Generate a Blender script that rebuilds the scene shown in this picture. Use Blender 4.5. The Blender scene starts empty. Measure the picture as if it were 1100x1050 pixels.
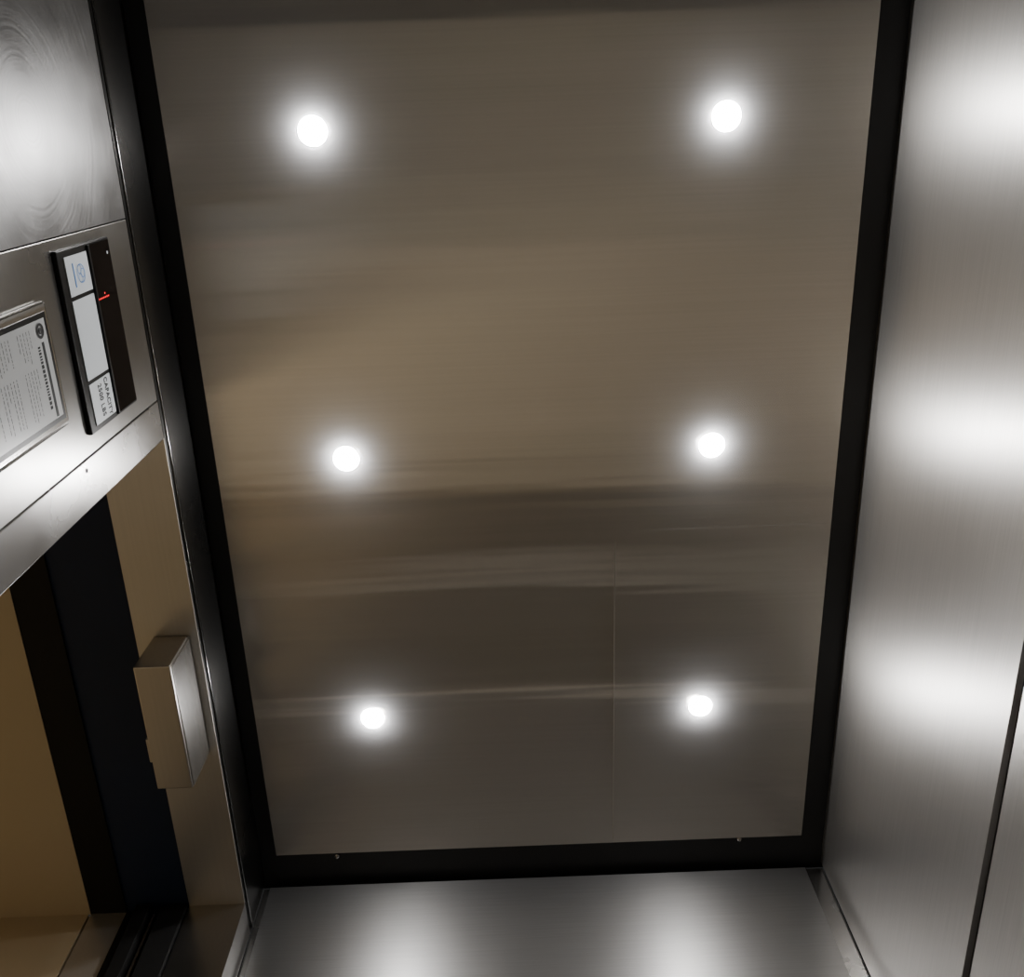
import bpy, bmesh, math
from mathutils import Matrix, Vector
S=1.65; CZ=0.75
def W(x,y,z): return Vector((x*S,y*S,CZ+z*S))
FL=-CZ/S   # floor in units
col=bpy.context.scene.collection
# ---------------------------------------------------------------- materials
def newmat(n):
    m=bpy.data.materials.new(n); m.use_nodes=True
    nt=m.node_tree; b=nt.nodes['Principled BSDF']; return m,nt,b
def steel(n,colr,rough,aniso,tan,grain,bump=0.02,rvar=0.06,cvar=0.06,gscale=220,metal=1.0,swirl=None,nscale=2.5):
    """grain = axis 0/1/2 the brushing runs along; tan = direction in which highlights stretch"""
    m,nt,b=newmat(n); N=nt.nodes; Lk=nt.links
    b.inputs['Metallic'].default_value=metal
    tc=N.new('ShaderNodeNewGeometry')
    mp=N.new('ShaderNodeVectorMath'); mp.operation='MULTIPLY'
    sc=[gscale]*3; sc[grain]=gscale*0.012
    mp.inputs[1].default_value=sc
    Lk.new(tc.outputs['Position'],mp.inputs[0])
    no=N.new('ShaderNodeTexNoise'); no.inputs['Scale'].default_value=1; no.inputs['Detail'].default_value=3
    Lk.new(mp.outputs[0],no.inputs['Vector'])
    n2=N.new('ShaderNodeTexNoise'); n2.inputs['Scale'].default_value=nscale; n2.inputs['Detail'].default_value=4
    Lk.new(tc.outputs['Position'],n2.inputs['Vector'])
    r=N.new('ShaderNodeMapRange'); r.inputs[3].default_value=rough-rvar; r.inputs[4].default_value=rough+rvar
    r.inputs[1].default_value=.25; r.inputs[2].default_value=.75
    Lk.new(n2.outputs['Fac'],r.inputs[0]); rout=r.outputs[0]
    if swirl:
        ln=N.new('ShaderNodeVectorMath'); ln.operation='DISTANCE'; ln.inputs[1].default_value=swirl
        Lk.new(tc.outputs['Position'],ln.inputs[0])
        n4=N.new('ShaderNodeTexNoise'); n4.inputs['Scale'].default_value=5; n4.inputs['Detail'].default_value=1
        Lk.new(tc.outputs['Position'],n4.inputs['Vector'])
        a4=N.new('ShaderNodeMath'); a4.operation='MULTIPLY_ADD'; a4.inputs[1].default_value=.05
        Lk.new(n4.outputs['Fac'],a4.inputs[0]); Lk.new(ln.outputs['Value'],a4.inputs[2])
        w1=N.new('ShaderNodeTexNoise'); w1.noise_dimensions='1D'; w1.inputs['Scale'].default_value=260; w1.inputs['Detail'].default_value=5
        Lk.new(a4.outputs[0],w1.inputs['W'])
        n3=N.new('ShaderNodeTexNoise'); n3.inputs['Scale'].default_value=11; n3.inputs['Detail'].default_value=3
        Lk.new(tc.outputs['Position'],n3.inputs['Vector'])
        ml=N.new('ShaderNodeMath'); ml.operation='MULTIPLY'; Lk.new(w1.outputs['Fac'],ml.inputs[0]); Lk.new(n3.outputs['Fac'],ml.inputs[1])
        ad=N.new('ShaderNodeMath'); ad.operation='MULTIPLY_ADD'; ad.inputs[1].default_value=.48
        Lk.new(ml.outputs[0],ad.inputs[0]); Lk.new(rout,ad.inputs[2]); rout=ad.outputs[0]
    Lk.new(rout,b.inputs['Roughness'])
    mx=N.new('ShaderNodeMix'); mx.data_type='RGBA'
    mx.inputs[6].default_value=[c*(1-cvar) for c in colr]+[1]; mx.inputs[7].default_value=[min(1,c*(1+cvar)) for c in colr]+[1]
    Lk.new(no.outputs['Fac'],mx.inputs[0]); Lk.new(mx.outputs[2],b.inputs['Base Color'])
    b.inputs['Anisotropic'].default_value=aniso
    cx=N.new('ShaderNodeCombineXYZ')
    for i in range(3): cx.inputs[i].default_value=tan[i]
    Lk.new(cx.outputs[0],b.inputs['Tangent'])
    bp=N.new('ShaderNodeBump'); bp.inputs['Strength'].default_value=bump; bp.inputs['Distance'].default_value=0.001
    Lk.new(no.outputs['Fac'],bp.inputs['Height']); Lk.new(bp.outputs[0],b.inputs['Normal'])
    return m
def ceiling_steel(n,colr,diff,fac):
    """satin steel sheet: tight-lobed brushed reflection stretched along X plus a little diffuse haze"""
    m,nt,b=newmat(n); N=nt.nodes; Lk=nt.links; N.remove(b)
    out=[q for q in N if q.type=='OUTPUT_MATERIAL'][0]
    g=N.new('ShaderNodeBsdfAnisotropic'); g.distribution='BECKMANN'
    g.inputs['Anisotropy'].default_value=.80
    cx=N.new('ShaderNodeCombineXYZ'); cx.inputs[1].default_value=1
    Lk.new(cx.outputs[0],g.inputs['Tangent'])
    tc=N.new('ShaderNodeNewGeometry')
    mp=N.new('ShaderNodeVectorMath'); mp.operation='MULTIPLY'; mp.inputs[1].default_value=(2.2,260,1)
    Lk.new(tc.outputs['Position'],mp.inputs[0])
    no=N.new('ShaderNodeTexNoise'); no.inputs['Scale'].default_value=1; no.inputs['Detail'].default_value=3
    Lk.new(mp.outputs[0],no.inputs['Vector'])
    mx=N.new('ShaderNodeMix'); mx.data_type='RGBA'
    mx.inputs[6].default_value=[c*.94 for c in colr]+[1]; mx.inputs[7].default_value=[c*1.06 for c in colr]+[1]
    Lk.new(no.outputs['Fac'],mx.inputs[0]); Lk.new(mx.outputs[2],g.inputs['Color'])
    n2=N.new('ShaderNodeTexNoise'); n2.inputs['Scale'].default_value=2; Lk.new(tc.outputs['Position'],n2.inputs['Vector'])
    r=N.new('ShaderNodeMapRange'); r.inputs[3].default_value=.18; r.inputs[4].default_value=.21
    Lk.new(n2.outputs['Fac'],r.inputs[0]); Lk.new(r.outputs[0],g.inputs['Roughness'])
    # long shallow rolling waves of the sheet metal
    mp2=N.new('ShaderNodeVectorMath'); mp2.operation='MULTIPLY'; mp2.inputs[1].default_value=(.9,17,1)
    Lk.new(tc.outputs['Position'],mp2.inputs[0])
    n5=N.new('ShaderNodeTexNoise'); n5.inputs['Scale'].default_value=1; n5.inputs['Detail'].default_value=2; n5.inputs['Roughness'].default_value=.55
    Lk.new(mp2.outputs[0],n5.inputs['Vector'])
    bp=N.new('ShaderNodeBump'); bp.inputs['Strength'].default_value=.6; bp.inputs['Distance'].default_value=.001
    Lk.new(n5.outputs['Fac'],bp.inputs['Height']); Lk.new(bp.outputs[0],g.inputs['Normal'])
    d=N.new('ShaderNodeBsdfDiffuse'); d.inputs['Color'].default_value=diff+(1,)
    ms=N.new('ShaderNodeMixShader'); ms.inputs[0].default_value=fac
    Lk.new(g.outputs[0],ms.inputs[1]); Lk.new(d.outputs[0],ms.inputs[2]); Lk.new(ms.outputs[0],out.inputs[0])
    return m
def plain(n,c,rough=.5,metal=0,var=.08,scale=20,emit=0,spec=.5):
    m,nt,b=newmat(n); N=nt.nodes; Lk=nt.links
    tc=N.new('ShaderNodeNewGeometry'); no=N.new('ShaderNodeTexNoise'); no.inputs['Scale'].default_value=scale; no.inputs['Detail'].default_value=4
    Lk.new(tc.outputs['Position'],no.inputs['Vector'])
    mx=N.new('ShaderNodeMix'); mx.data_type='RGBA'
    mx.inputs[6].default_value=[k*(1-var) for k in c]+[1]; mx.inputs[7].default_value=[min(1,k*(1+var)) for k in c]+[1]
    Lk.new(no.outputs['Fac'],mx.inputs[0]); Lk.new(mx.outputs[2],b.inputs['Base Color'])
    b.inputs['Roughness'].default_value=rough; b.inputs['Metallic'].default_value=metal
    b.inputs['Specular IOR Level'].default_value=spec
    if emit:
        b.inputs['Emission Color'].default_value=list(c)+[1]; b.inputs['Emission Strength'].default_value=emit
    return m
X=(1,0,0);Y=(0,1,0);Z=(0,0,1)
M_ceil=ceiling_steel('ceiling_brushed_steel',(.72,.67,.595),(.74,.74,.75),.115)
M_right=steel('right_wall_steel',(.45,.436,.415),.38,.48,Z,1,bump=.02,cvar=.13,metal=.94,gscale=520,rvar=.02)
M_back=steel('back_wall_steel',(.29,.285,.28),.38,.5,Z,0,bump=.02,cvar=.12,metal=.98,gscale=520,rvar=.02)
M_back2=steel('back_wall_lower_steel',(.25,.24,.22),.40,.55,Z,0,bump=.04,cvar=.10)
M_left=steel('left_wall_steel',(.22,.218,.216),.28,.15,Z,1,bump=.02,cvar=.04,rvar=.03,swirl=W(-.347,-.011,.763))
M_head=steel('header_dark_steel',(.12,.118,.115),.28,.55,Z,1,bump=.02,cvar=.05,rvar=.02)
M_glint_bead=steel('header_glint_bead',(.13,.13,.13),.18,0,Z,1,bump=0,cvar=.03,rvar=.01)
M_cop=steel('panel_steel',(.32,.313,.30),.30,.3,Z,1,bump=.03,cvar=.05,rvar=.05,nscale=5)
M_trim=steel('bright_trim_steel',(.36,.352,.34),.26,.25,Z,1,bump=.02,rvar=.06,nscale=6)
M_rail=steel('handrail_steel',(.80,.78,.74),.30,0,Z,0,bump=.01,rvar=.03)
M_pale_steel=steel('frame_lit_side_steel',(.62,.61,.59),.22,.5,Z,1,bump=.02,rvar=.03)  # paler than the housing, for the box's lit side; also the certificate frame
M_soff=steel('soffit_steel',(.54,.515,.47),.36,.7,X,1,bump=.02,metal=.75)
M_box=steel('box_steel',(.46,.44,.41),.34,.6,Z,1,bump=.02)
M_black=plain('black_reveal',(.012,.012,.013),.42,spec=.4)
M_base=plain('baseboard_brown',(.36,.32,.25),.45)
M_navy=plain('dark_navy_paint',(.009,.018,.045),.55,spec=.25)
M_gap=plain('black_gap',(.007,.007,.007),.6,spec=.2)
M_tan=plain('lobby_tan_paint',(.44,.36,.24),.5,var=.05,scale=6)
M_floor=plain('floor_tan_vinyl',(.50,.45,.36),.45,var=.12,scale=14)
M_glass=plain('black_glass',(.003,.002,.002),.06,var=.02,spec=.06)
M_frame=plain('black_plastic',(.006,.006,.006),.35,spec=.2)
M_white=plain('white_label',(.50,.53,.55),.4,var=.03)
M_paper=plain('certificate_paper',(.40,.41,.41),.3,var=.05)
M_ink=plain('black_ink',(.006,.006,.006),.6,spec=.2)
M_blue=plain('blue_print',(.04,.22,.6),.5)
M_red=plain('red_led',(1,.01,.02),.5,emit=1.6)
M_ring=plain('lamp_ring_white',(.75,.75,.74),.45)
M_seam=plain('hatch_seam_line',(.30,.275,.24),.6)  # brown-grey of the strip in the hatch joint
m,nt,b=newmat('lamp_lens_glow'); b.inputs['Base Color'].default_value=(1,1,1,1)
b.inputs['Emission Color'].default_value=(1,.985,.98,1); b.inputs['Emission Strength'].default_value=540
M_lens=m
# ---------------------------------------------------------------- helpers
def mkobj(name,me,mat,loc=(0,0,0),parent=None,**k):
    o=bpy.data.objects.new(name,me); o.location=loc; col.objects.link(o)
    if mat: me.materials.append(mat)
    if parent is not None: attach(o,parent)
    for a,v in k.items(): o[a]=v
    return o
def attach(o,p):
    o.parent=p; o.matrix_parent_inverse=Matrix.Translation(p.location).inverted()
def empty(name,loc,**k):
    o=bpy.data.objects.new(name,None); o.location=loc; o.empty_display_size=.05; col.objects.link(o)
    for a,v in k.items(): o[a]=v
    return o
def box(name,x0,x1,y0,y1,z0,z1,mat,bev=0,parent=None,seg=2,smooth=False,**k):
    a=W(x0,y0,z0); c=W(x1,y1,z1); mid=(a+c)/2; d=c-a
    bm=bmesh.new(); bmesh.ops.create_cube(bm,size=1)
    for v in bm.verts: v.co=Vector((v.co.x*d.x,v.co.y*d.y,v.co.z*d.z))
    if bev: bmesh.ops.bevel(bm,geom=bm.edges[:],offset=bev,segments=seg,affect='EDGES',profile=.5)
    if smooth:
        for f in bm.faces: f.smooth=True
    me=bpy.data.meshes.new(name); bm.to_mesh(me); bm.free()
    return mkobj(name,me,mat,mid,parent,**k)
def st(name,*a,**k): return box(name,*a,kind='structure',**k)
# ---------------------------------------------------------------- shell
XL,XR,YB,YF=-.347,.400,.945,-.25
ZT=.923; YE=.897; J0=.289
th=.03
st('floor',XL-.02,XR+th,YF-th,YB+th,FL-.05,FL,M_floor)
def wav(x,y,ph,amp):
    u=(x+.35)/.7
    h=amp*(math.sin(y*21+.9*math.sin(u*2.6)+ph)+.5*math.sin(y*47+1.2*u+1.1+ph)+.42*math.sin(y*95-.9*u+ph*2)+.20*math.sin(y*171+1.5*math.sin(u*3)+ph))
    g=max(0,(.12-x)/.44)**2
    return h-.0010*g*math.sin(2*math.pi*(y-.5)/.9)
def sheet(name,x0,x1,y0,y1,z,mat,amp,nx=60,ny=200,tilt=0,th=.006,ph=0,corner=0,**k):
    bm=bmesh.new(); g=[]
    c=W((x0+x1)/2,(y0+y1)/2,z)
    for j in range(ny+1):
        row=[]
        for i in range(nx+1):
            x=x0+(x1-x0)*i/nx; y=y0+(y1-y0)*j/ny
            if corner and x<x0+corner and y<y0+corner:
                dx=x0+corner-x; dy=y0+corner-y; m_=max(dx,dy); l=math.hypot(dx,dy)
                if l>0: x=x0+corner-dx*m_/l; y=y0+corner-dy*m_/l
            p=W(x,y,z)
            h=wav(x,y,ph,amp)+tilt*(y-y0)*S
            row.append(bm.verts.new((p.x-c.x,p.y-c.y,h)))
        g.append(row)
    for j in range(ny):
        for i in range(nx):
            f=bm.faces.new((g[j][i],g[j+1][i],g[j+1][i+1],g[j][i+1])); f.smooth=True
    be=[e for e in bm.edges if e.is_boundary]
    me=bpy.data.meshes.new(name)
    r=bmesh.ops.extrude_edge_only(bm,edges=be)
    for v in r['geom']:
        if isinstance(v,bmesh.types.BMVert): v.co.z+=th
        if isinstance(v,bmesh.types.BMFace): v.smooth=False
    for e in be: e.smooth=False
    bm.to_mesh(me); bm.free()
    return mkobj(name,me,mat,c,**k)
ceil=sheet('ceiling',-.3241,.3677,-.205,.8925,1.0,M_ceil,.00024,kind='structure')
hat=sheet('ceiling_hatch',.1195,.362,.4445,.886,.99985,M_ceil,.00024,nx=40,ny=110,ph=0,tilt=-.0016,th=.0016,corner=.012,
    label='flush brushed steel emergency hatch panel set into the elevator ceiling',category='hatch')
box('hatch_seam',.1190,.1195,.456,.886,.9992,.9999,M_seam,parent=hat)
st('trim_1',XL-.01,XR+.01,YF-.01,YB+.01,1.008,1.03,M_black)       # black plenum over the panel
st('wall_right',XR,XR+th,YF,YB,.650,1.008,M_right)
st('wall_right.001',XR,XR+th,YF,YB,FL,.638,M_right)
st('trim_2',XR+.006,XR+th,YF,YB,.638,.650,M_black)
st('wall_back',-.338,.376,YB,YB+th,.575,.9985,M_back)
st('wall_back.001',-.338,.376,YB,YB+th,FL,.563,M_back2)
st('trim_3',XL,XR,YB-.002,YB+th,.563,.575,M_rail)
st('trim_4',.376,XR,YB+.004,YB+th,FL,1.0,M_trim)
st('trim_5',XL,-.338,YB+.004,YB+th,FL,1.0,M_trim)
st('baseboard_back',XL,XR,YB-.006,YB,FL,FL+.09,M_base)
st('wall_front',XL-.01,XR+th,YF-th,YF,FL,1.008,M_back)
st('baseboard_front',XL,XR,YF,YF+.006,FL,FL+.07,M_black)
st('wall_left',XL-.07,XL,YF,.0735,FL,ZT-.001,M_left)
st('trim_6',XL-.07,XL,YF,YB,ZT+.0015,1.008,M_head)          # header band
st('trim_13',XL-.0005,XL+.0020,YF,YB,.929,.9318,M_glint_bead,bev=.0019,seg=4,smooth=True)  # rounded bead added on header band to catch downlight glints
st('wall_left.001',XL-.069,XL,YE,YB,FL,ZT,M_cop)        # far return
st('trim_7',-.416,XL-.0004,J0,YE,ZT-.0002,ZT+.0013,M_soff)
st('trim_8',-.496,-.4162,J0-.1,.905,ZT+.004,ZT+.02,M_navy)
st('trim_9',-.540,-.496,J0-.1,.905,ZT+.001,ZT+.02,M_gap)
st('trim_11',-.496,-.417,.905,.925,FL,ZT+.01,M_gap)
st('trim_12',-.540,-.496,.905,.925,FL,ZT+.01,M_soff)
# lobby
st('ceiling.001',-2.0,-.540,-.6,.905,ZT,ZT+.03,M_tan)
st('wall_lobby',-2.0,-.543,.905,.935,FL,ZT,M_tan)
st('wall_lobby.001',-2.03,-2.0,-.6,.935,FL,ZT,M_tan)
st('wall_lobby.002',-2.0,-.543,-.63,-.6,FL,ZT,M_tan)
st('wall_lobby.003',-.543,-.50,-.6,.26,FL,ZT,M_tan)
st('floor.001',-2.0,XL-.02,-.6,.935,FL-.05,FL,M_floor)
dr=empty('elevator_door',W(-.456,.9,FL),label='retracted black-edged sliding elevator door at the jamb',category='door')
box('door_panel',-.480,-.462,.890,.9045,FL+.002,ZT-.002,M_gap,bev=.002,parent=dr)
box('door_panel',-.450,-.4175,.893,.9045,FL+.002,ZT-.002,M_gap,bev=.002,parent=dr)
box('door_seal',-.458,-.455,.898,.9045,FL+.002,ZT-.01,M_box,parent=dr)
# ---------------------------------------------------------------- operating panel
op=empty('operating_panel',W(XL,.18,FL),label='brushed steel elevator operating panel with display and certificate',category='elevator panel')
box('panel_body',XL-.06,XL+.0004,.0745,.2485,FL+.002,ZT-.0015,M_cop,bev=.0012,parent=op)
tr=box('edge_strip',XL-.06,XL+.0006,.2495,J0,FL+.002,ZT-.0015,M_trim,bev=.0015,parent=op,label='bright steel edge strip beside the doorway')
def disc(name,y,z,r,mat,x,parent,thk=.0006,seg=24,r_in=0,a0=0,a1=2*math.pi,**k):
    bm=bmesh.new(); c=W(x,y,z)
    if r_in==0:
        vs=[bm.verts.new((thk,r*math.cos(2*math.pi*i/seg),r*math.sin(2*math.pi*i/seg))) for i in range(seg)]
        bm.faces.new(vs); r_=bmesh.ops.extrude_face_region(bm,geom=bm.faces[:])
        for v in r_['geom']:
            if isinstance(v,bmesh.types.BMVert): v.co.x-=thk
    else:
        for i in range(seg):
            q=[]
            for t in (i,i+1):
                a=a0+(a1-a0)*t/seg
                q+= [(math.cos(a),math.sin(a))]
            (c0,s0),(c1,s1)=q
            bm.faces.new([bm.verts.new((thk,rr*cc,rr*ss)) for rr,cc,ss in ((r_in,c0,s0),(r,c0,s0),(r,c1,s1),(r_in,c1,s1))])
        bmesh.ops.remove_doubles(bm,verts=bm.verts,dist=1e-6)
    me=bpy.data.meshes.new(name); bm.to_mesh(me); bm.free()
    return mkobj(name,me,mat,c,parent,**k)
disc('screw_hole',.2575,.741,.0035,M_ink,XL+.0006,op)
XD=XL+.0004
disp=box('position_indicator',XD,XD+.004,.0835,.2322,.7565,.8615,M_frame,bev=.0015,parent=op,label='black floor indicator display')
box('display_glass',XD+.004,XD+.0046,.0855,.2300,.8165,.8595,M_glass,parent=disp)
box('divider',XD+.004,XD+.0062,.0850,.2305,.8120,.8150,M_frame,bev=.0008,parent=disp)
xl=XD+.004
box('logo_label',xl,xl+.0008,.0895,.1205,.7665,.8095,M_white,parent=disp,label='white label with blue round emblem')
box('blank_label',xl,xl+.0008,.1240,.1890,.7665,.8095,M_white,parent=disp)
box('capacity_label',xl,xl+.0008,.1925,.2270,.7665,.8095,M_white,parent=disp,label='white capacity label with black lettering')
xt=xl+.0010
def text(body,y,z,size,mat,x,parent,name,sx=1,off=0):
    cu=bpy.data.curves.new(name,'FONT'); cu.body=body; cu.size=size; cu.align_x='CENTER'; cu.align_y='CENTER'; cu.offset=off
    cu.extrude=.0001; cu.space_character=1.12
    t=bpy.data.objects.new('tmp',cu); col.objects.link(t); bpy.context.view_layer.update()
    me=bpy.data.meshes.new_from_object(t.evaluated_get(bpy.context.evaluated_depsgraph_get()))
    bpy.data.objects.remove(t)
    Mx=Matrix(((0,0,1,0),(sx,0,0,0),(0,1,0,0),(0,0,0,1)))
    me.transform(Mx)
    return mkobj(name,me,mat,W(x,y,z),parent)
text('CAPACITY',.2098,.7985,.0155,M_ink,xt,disp,'lettering',sx=.68,off=.0004)
text('2500 LBS',.2098,.7850,.0165,M_ink,xt,disp,'lettering',sx=.66,off=.0003)
def ring(y,z,r,w): disc('emblem',y,z,r,M_blue,xt-.0003,disp,thk=.0006,r_in=r-w,seg=32)
ring(.1050,.7920,.0125,.0010); ring(.1015,.7900,.0062,.0009); ring(.1085,.7900,.0062,.0009); ring(.1050,.7950,.0062,.0009)
box('emblem_line',xt,xt+.0002,.0955,.1145,.7785,.7797,M_blue,parent=disp)
bm=bmesh.new(); d=.0056
pts=[(0,k) for k in range(-3,4)]+[(-1,1)]
for (i,k) in pts:
    vs=[bm.verts.new((0,i*d+.0014*math.cos(a*math.pi/4),k*d+.0014*math.sin(a*math.pi/4))) for a in range(8)]
    bm.faces.new(vs)
me=bpy.data.meshes.new('led_readout'); bm.to_mesh(me); bm.free()
mkobj('led_readout',me,M_red,W(XD+.0048,.1310,.8285),disp,label='red dot matrix readout')
disc('indicator_dot',.096,.852,.0022,M_white,XD+.0048,disp)
# certificate
cf=box('certificate_frame',XD,XD+.0050,.1145,.2110,.560,.7220,M_pale_steel,bev=.0060,parent=op,seg=3,label='framed inspection certificate behind glass')
box('certificate_gasket',XD+.0050,XD+.0054,.1215,.2040,.5680,.7150,M_frame,parent=cf)
box('certificate_paper',XD+.0054,XD+.0058,.1255,.2000,.5720,.7108,M_paper,parent=cf)
box('certificate_title_bar',XD+.0058,XD+.0060,.1420,.1990,.7000,.7035,M_ink,parent=cf)
import random; random.seed(4)
bm=bmesh.new()
def rect(bm,y0,y1,z0,z1):
    c=W(0,.1625,.64)
    vs=[bm.verts.new((0,(y)*S-c.y,CZ+z*S-c.z)) for y,z in ((y0,z0),(y1,z0),(y1,z1),(y0,z1))]; bm.faces.new(vs)
y=.144
while y<.190:
    w=random.uniform(.001,.003); rect(bm,y,y+w,.6925,.6965); y+=w+.0008
for r in range(24):
    z=.684-r*.0045
    for y,e in ((.130,.150 if r%4 else .143),(.158,.192 if r%5 else .172)):
        if r in (5,6,13): continue
        while y<e:
            w=random.uniform(.001,.004); rect(bm,y,y+w,z,z+.0006); y+=w+.001
me=bpy.data.meshes.new('certificate_print'); bm.to_mesh(me); bm.free()
mkobj('certificate_print',me,M_ink,W(XD+.0059,.1625,.64),cf,kind='stuff')
disc('certificate_seal',.1335,.7010,.0095,M_ink,XD+.0059,cf,r_in=.006)
disc('certificate_seal',.1335,.7010,.0040,M_ink,XD+.0059,cf)
# ---------------------------------------------------------------- header box
hb=empty('door_control_box',W(-.3765,.59,ZT),label='brushed steel box hanging from the doorway header',category='metal box')
box('box_housing',-.3965,-.3575,.5160,.6700,.8590,ZT-.0005,M_box,bev=.0025,parent=hb)
box('box_lit_side',-.3573,-.3563,.5180,.6680,.8615,ZT-.002,M_pale_steel,bev=.0006,parent=hb)  # paler plate puts the lamp sheen on this side into the colour
box('side_latch',-.4020,-.3965,.610,.640,.866,.885,M_box,bev=.002,parent=hb)
box('mounting_plate',-.415,-.3965,.655,.678,ZT-.006,ZT-.0005,M_gap,parent=hb)
# ---------------------------------------------------------------- handrail on back wall
hr=empty('handrail',W(.02,YB,.18),label='double-bar steel handrail on the back wall',category='handrail')
box('rail',-.33,.37,YB-.038,YB-.030,.122,.130,M_rail,bev=.005,seg=4,parent=hr)
box('rail',-.33,.37,YB-.038,YB-.030,.206,.213,M_rail,bev=.005,seg=4,parent=hr)
for x in (-.2,.02,.24):
    box('bracket',x-.006,x+.006,YB-.030,YB,.112,.222,M_trim,bev=.003,parent=hr)
# ---------------------------------------------------------------- downlights
def lathe(name,prof,mat,seg=48):
    bm=bmesh.new(); rings=[]
    for r,z in prof:
        if r==0: rings.append([bm.verts.new((0,0,z))])
        else: rings.append([bm.verts.new((r*math.cos(2*math.pi*i/seg),r*math.sin(2*math.pi*i/seg),z)) for i in range(seg)])
    for a,c in zip(rings,rings[1:]):
        for i in range(seg):
            j=(i+1)%seg
            if len(c)==1: f=bm.faces.new((a[i],a[j],c[0]))
            elif len(a)==1: f=bm.faces.new((a[0],c[j],c[i]))
            else: f=bm.faces.new((a[i],a[j],c[j],c[i]))
            f.smooth=True
    bmesh.ops.recalc_face_normals(bm,faces=bm.faces)
    me=bpy.data.meshes.new(name); bm.to_mesh(me); bm.free(); me.materials.append(mat); return me
R=.0205
ring_me=lathe('trim_ring',[(R+.0040,.001),(R+.0038,-.0002),(R+.0005,-.0004),(R,-.0004),(R,.003)],M_ring)
for p_ in ring_me.polygons: p_.use_smooth=False
lens_me=lathe('lens',[(R,0),(R*.98,-.004),(R*.9,-.0075),(R*.75,-.0105),(R*.5,-.0128),(R*.25,-.0138),(0,-.0141)],M_lens)
for j in range(3):
    for xx in (-.1795,.2262):
        yy=.0042+.3404*j
        loc=W(xx,yy,1.0)-Vector((0,0,.0003 if not(xx>0 and j==2) else .0014))
        e=empty('downlight',loc,label='small round lit downlight in the brushed steel ceiling',category='ceiling light',group='ceiling downlights')
        for nm,me in (('trim_ring',ring_me),('lens',lens_me)):
            o=bpy.data.objects.new(nm,me); o.location=loc; col.objects.link(o); attach(o,e)
clip_me=lathe('ceiling_clip',[(.006,.004),(.006,-.003),(.0045,-.005),(.002,-.005),(.002,-.009),(0,-.0095)],M_trim,seg=16)
for x,y in ((-.246,.9015),(.287,.8985)):
    o=bpy.data.objects.new('ceiling_clip',clip_me); o.location=W(x,y,1.006); col.objects.link(o)
    o['label']='tiny steel fixing clip at the edge of the ceiling panel'; o['category']='clip'; o['group']='ceiling panel fixing clips'
# unseen fill light added to brighten the lobby surfaces
la=bpy.data.lights.new('lobby_fill','AREA'); la.energy=24; la.size=.5; la.color=(1,.90,.74)
lo=bpy.data.objects.new('lobby_fill',la); lo.location=W(-1.35,.45,ZT-.02); col.objects.link(lo)
w=bpy.data.worlds.new('World'); bpy.context.scene.world=w; w.use_nodes=True
w.node_tree.nodes['Background'].inputs[0].default_value=(.02,.02,.02,1)
# camera
t,p,r,f=0.36954282948534073,0.002838477332986762,0.03704975433924613,1023.95
F=Vector((0,math.sin(t),math.cos(t))); Rr=Vector((1,0,0)); D=Vector((0,math.cos(t),-math.sin(t)))
F2=F*math.cos(p)+Rr*math.sin(p); R2=Rr*math.cos(p)-F*math.sin(p)
R3=R2*math.cos(r)+D*math.sin(r); D3=D*math.cos(r)-R2*math.sin(r)
cd=bpy.data.cameras.new('camera'); cam=bpy.data.objects.new('camera',cd); col.objects.link(cam)
mw=Matrix((R3,-D3,-F2)).transposed().to_4x4(); mw.translation=Vector((0,0,CZ)); cam.matrix_world=mw
cd.sensor_fit='HORIZONTAL'; cd.sensor_width=36; cd.lens=f/1100*36; cd.clip_start=.01
bpy.context.scene.camera=cam
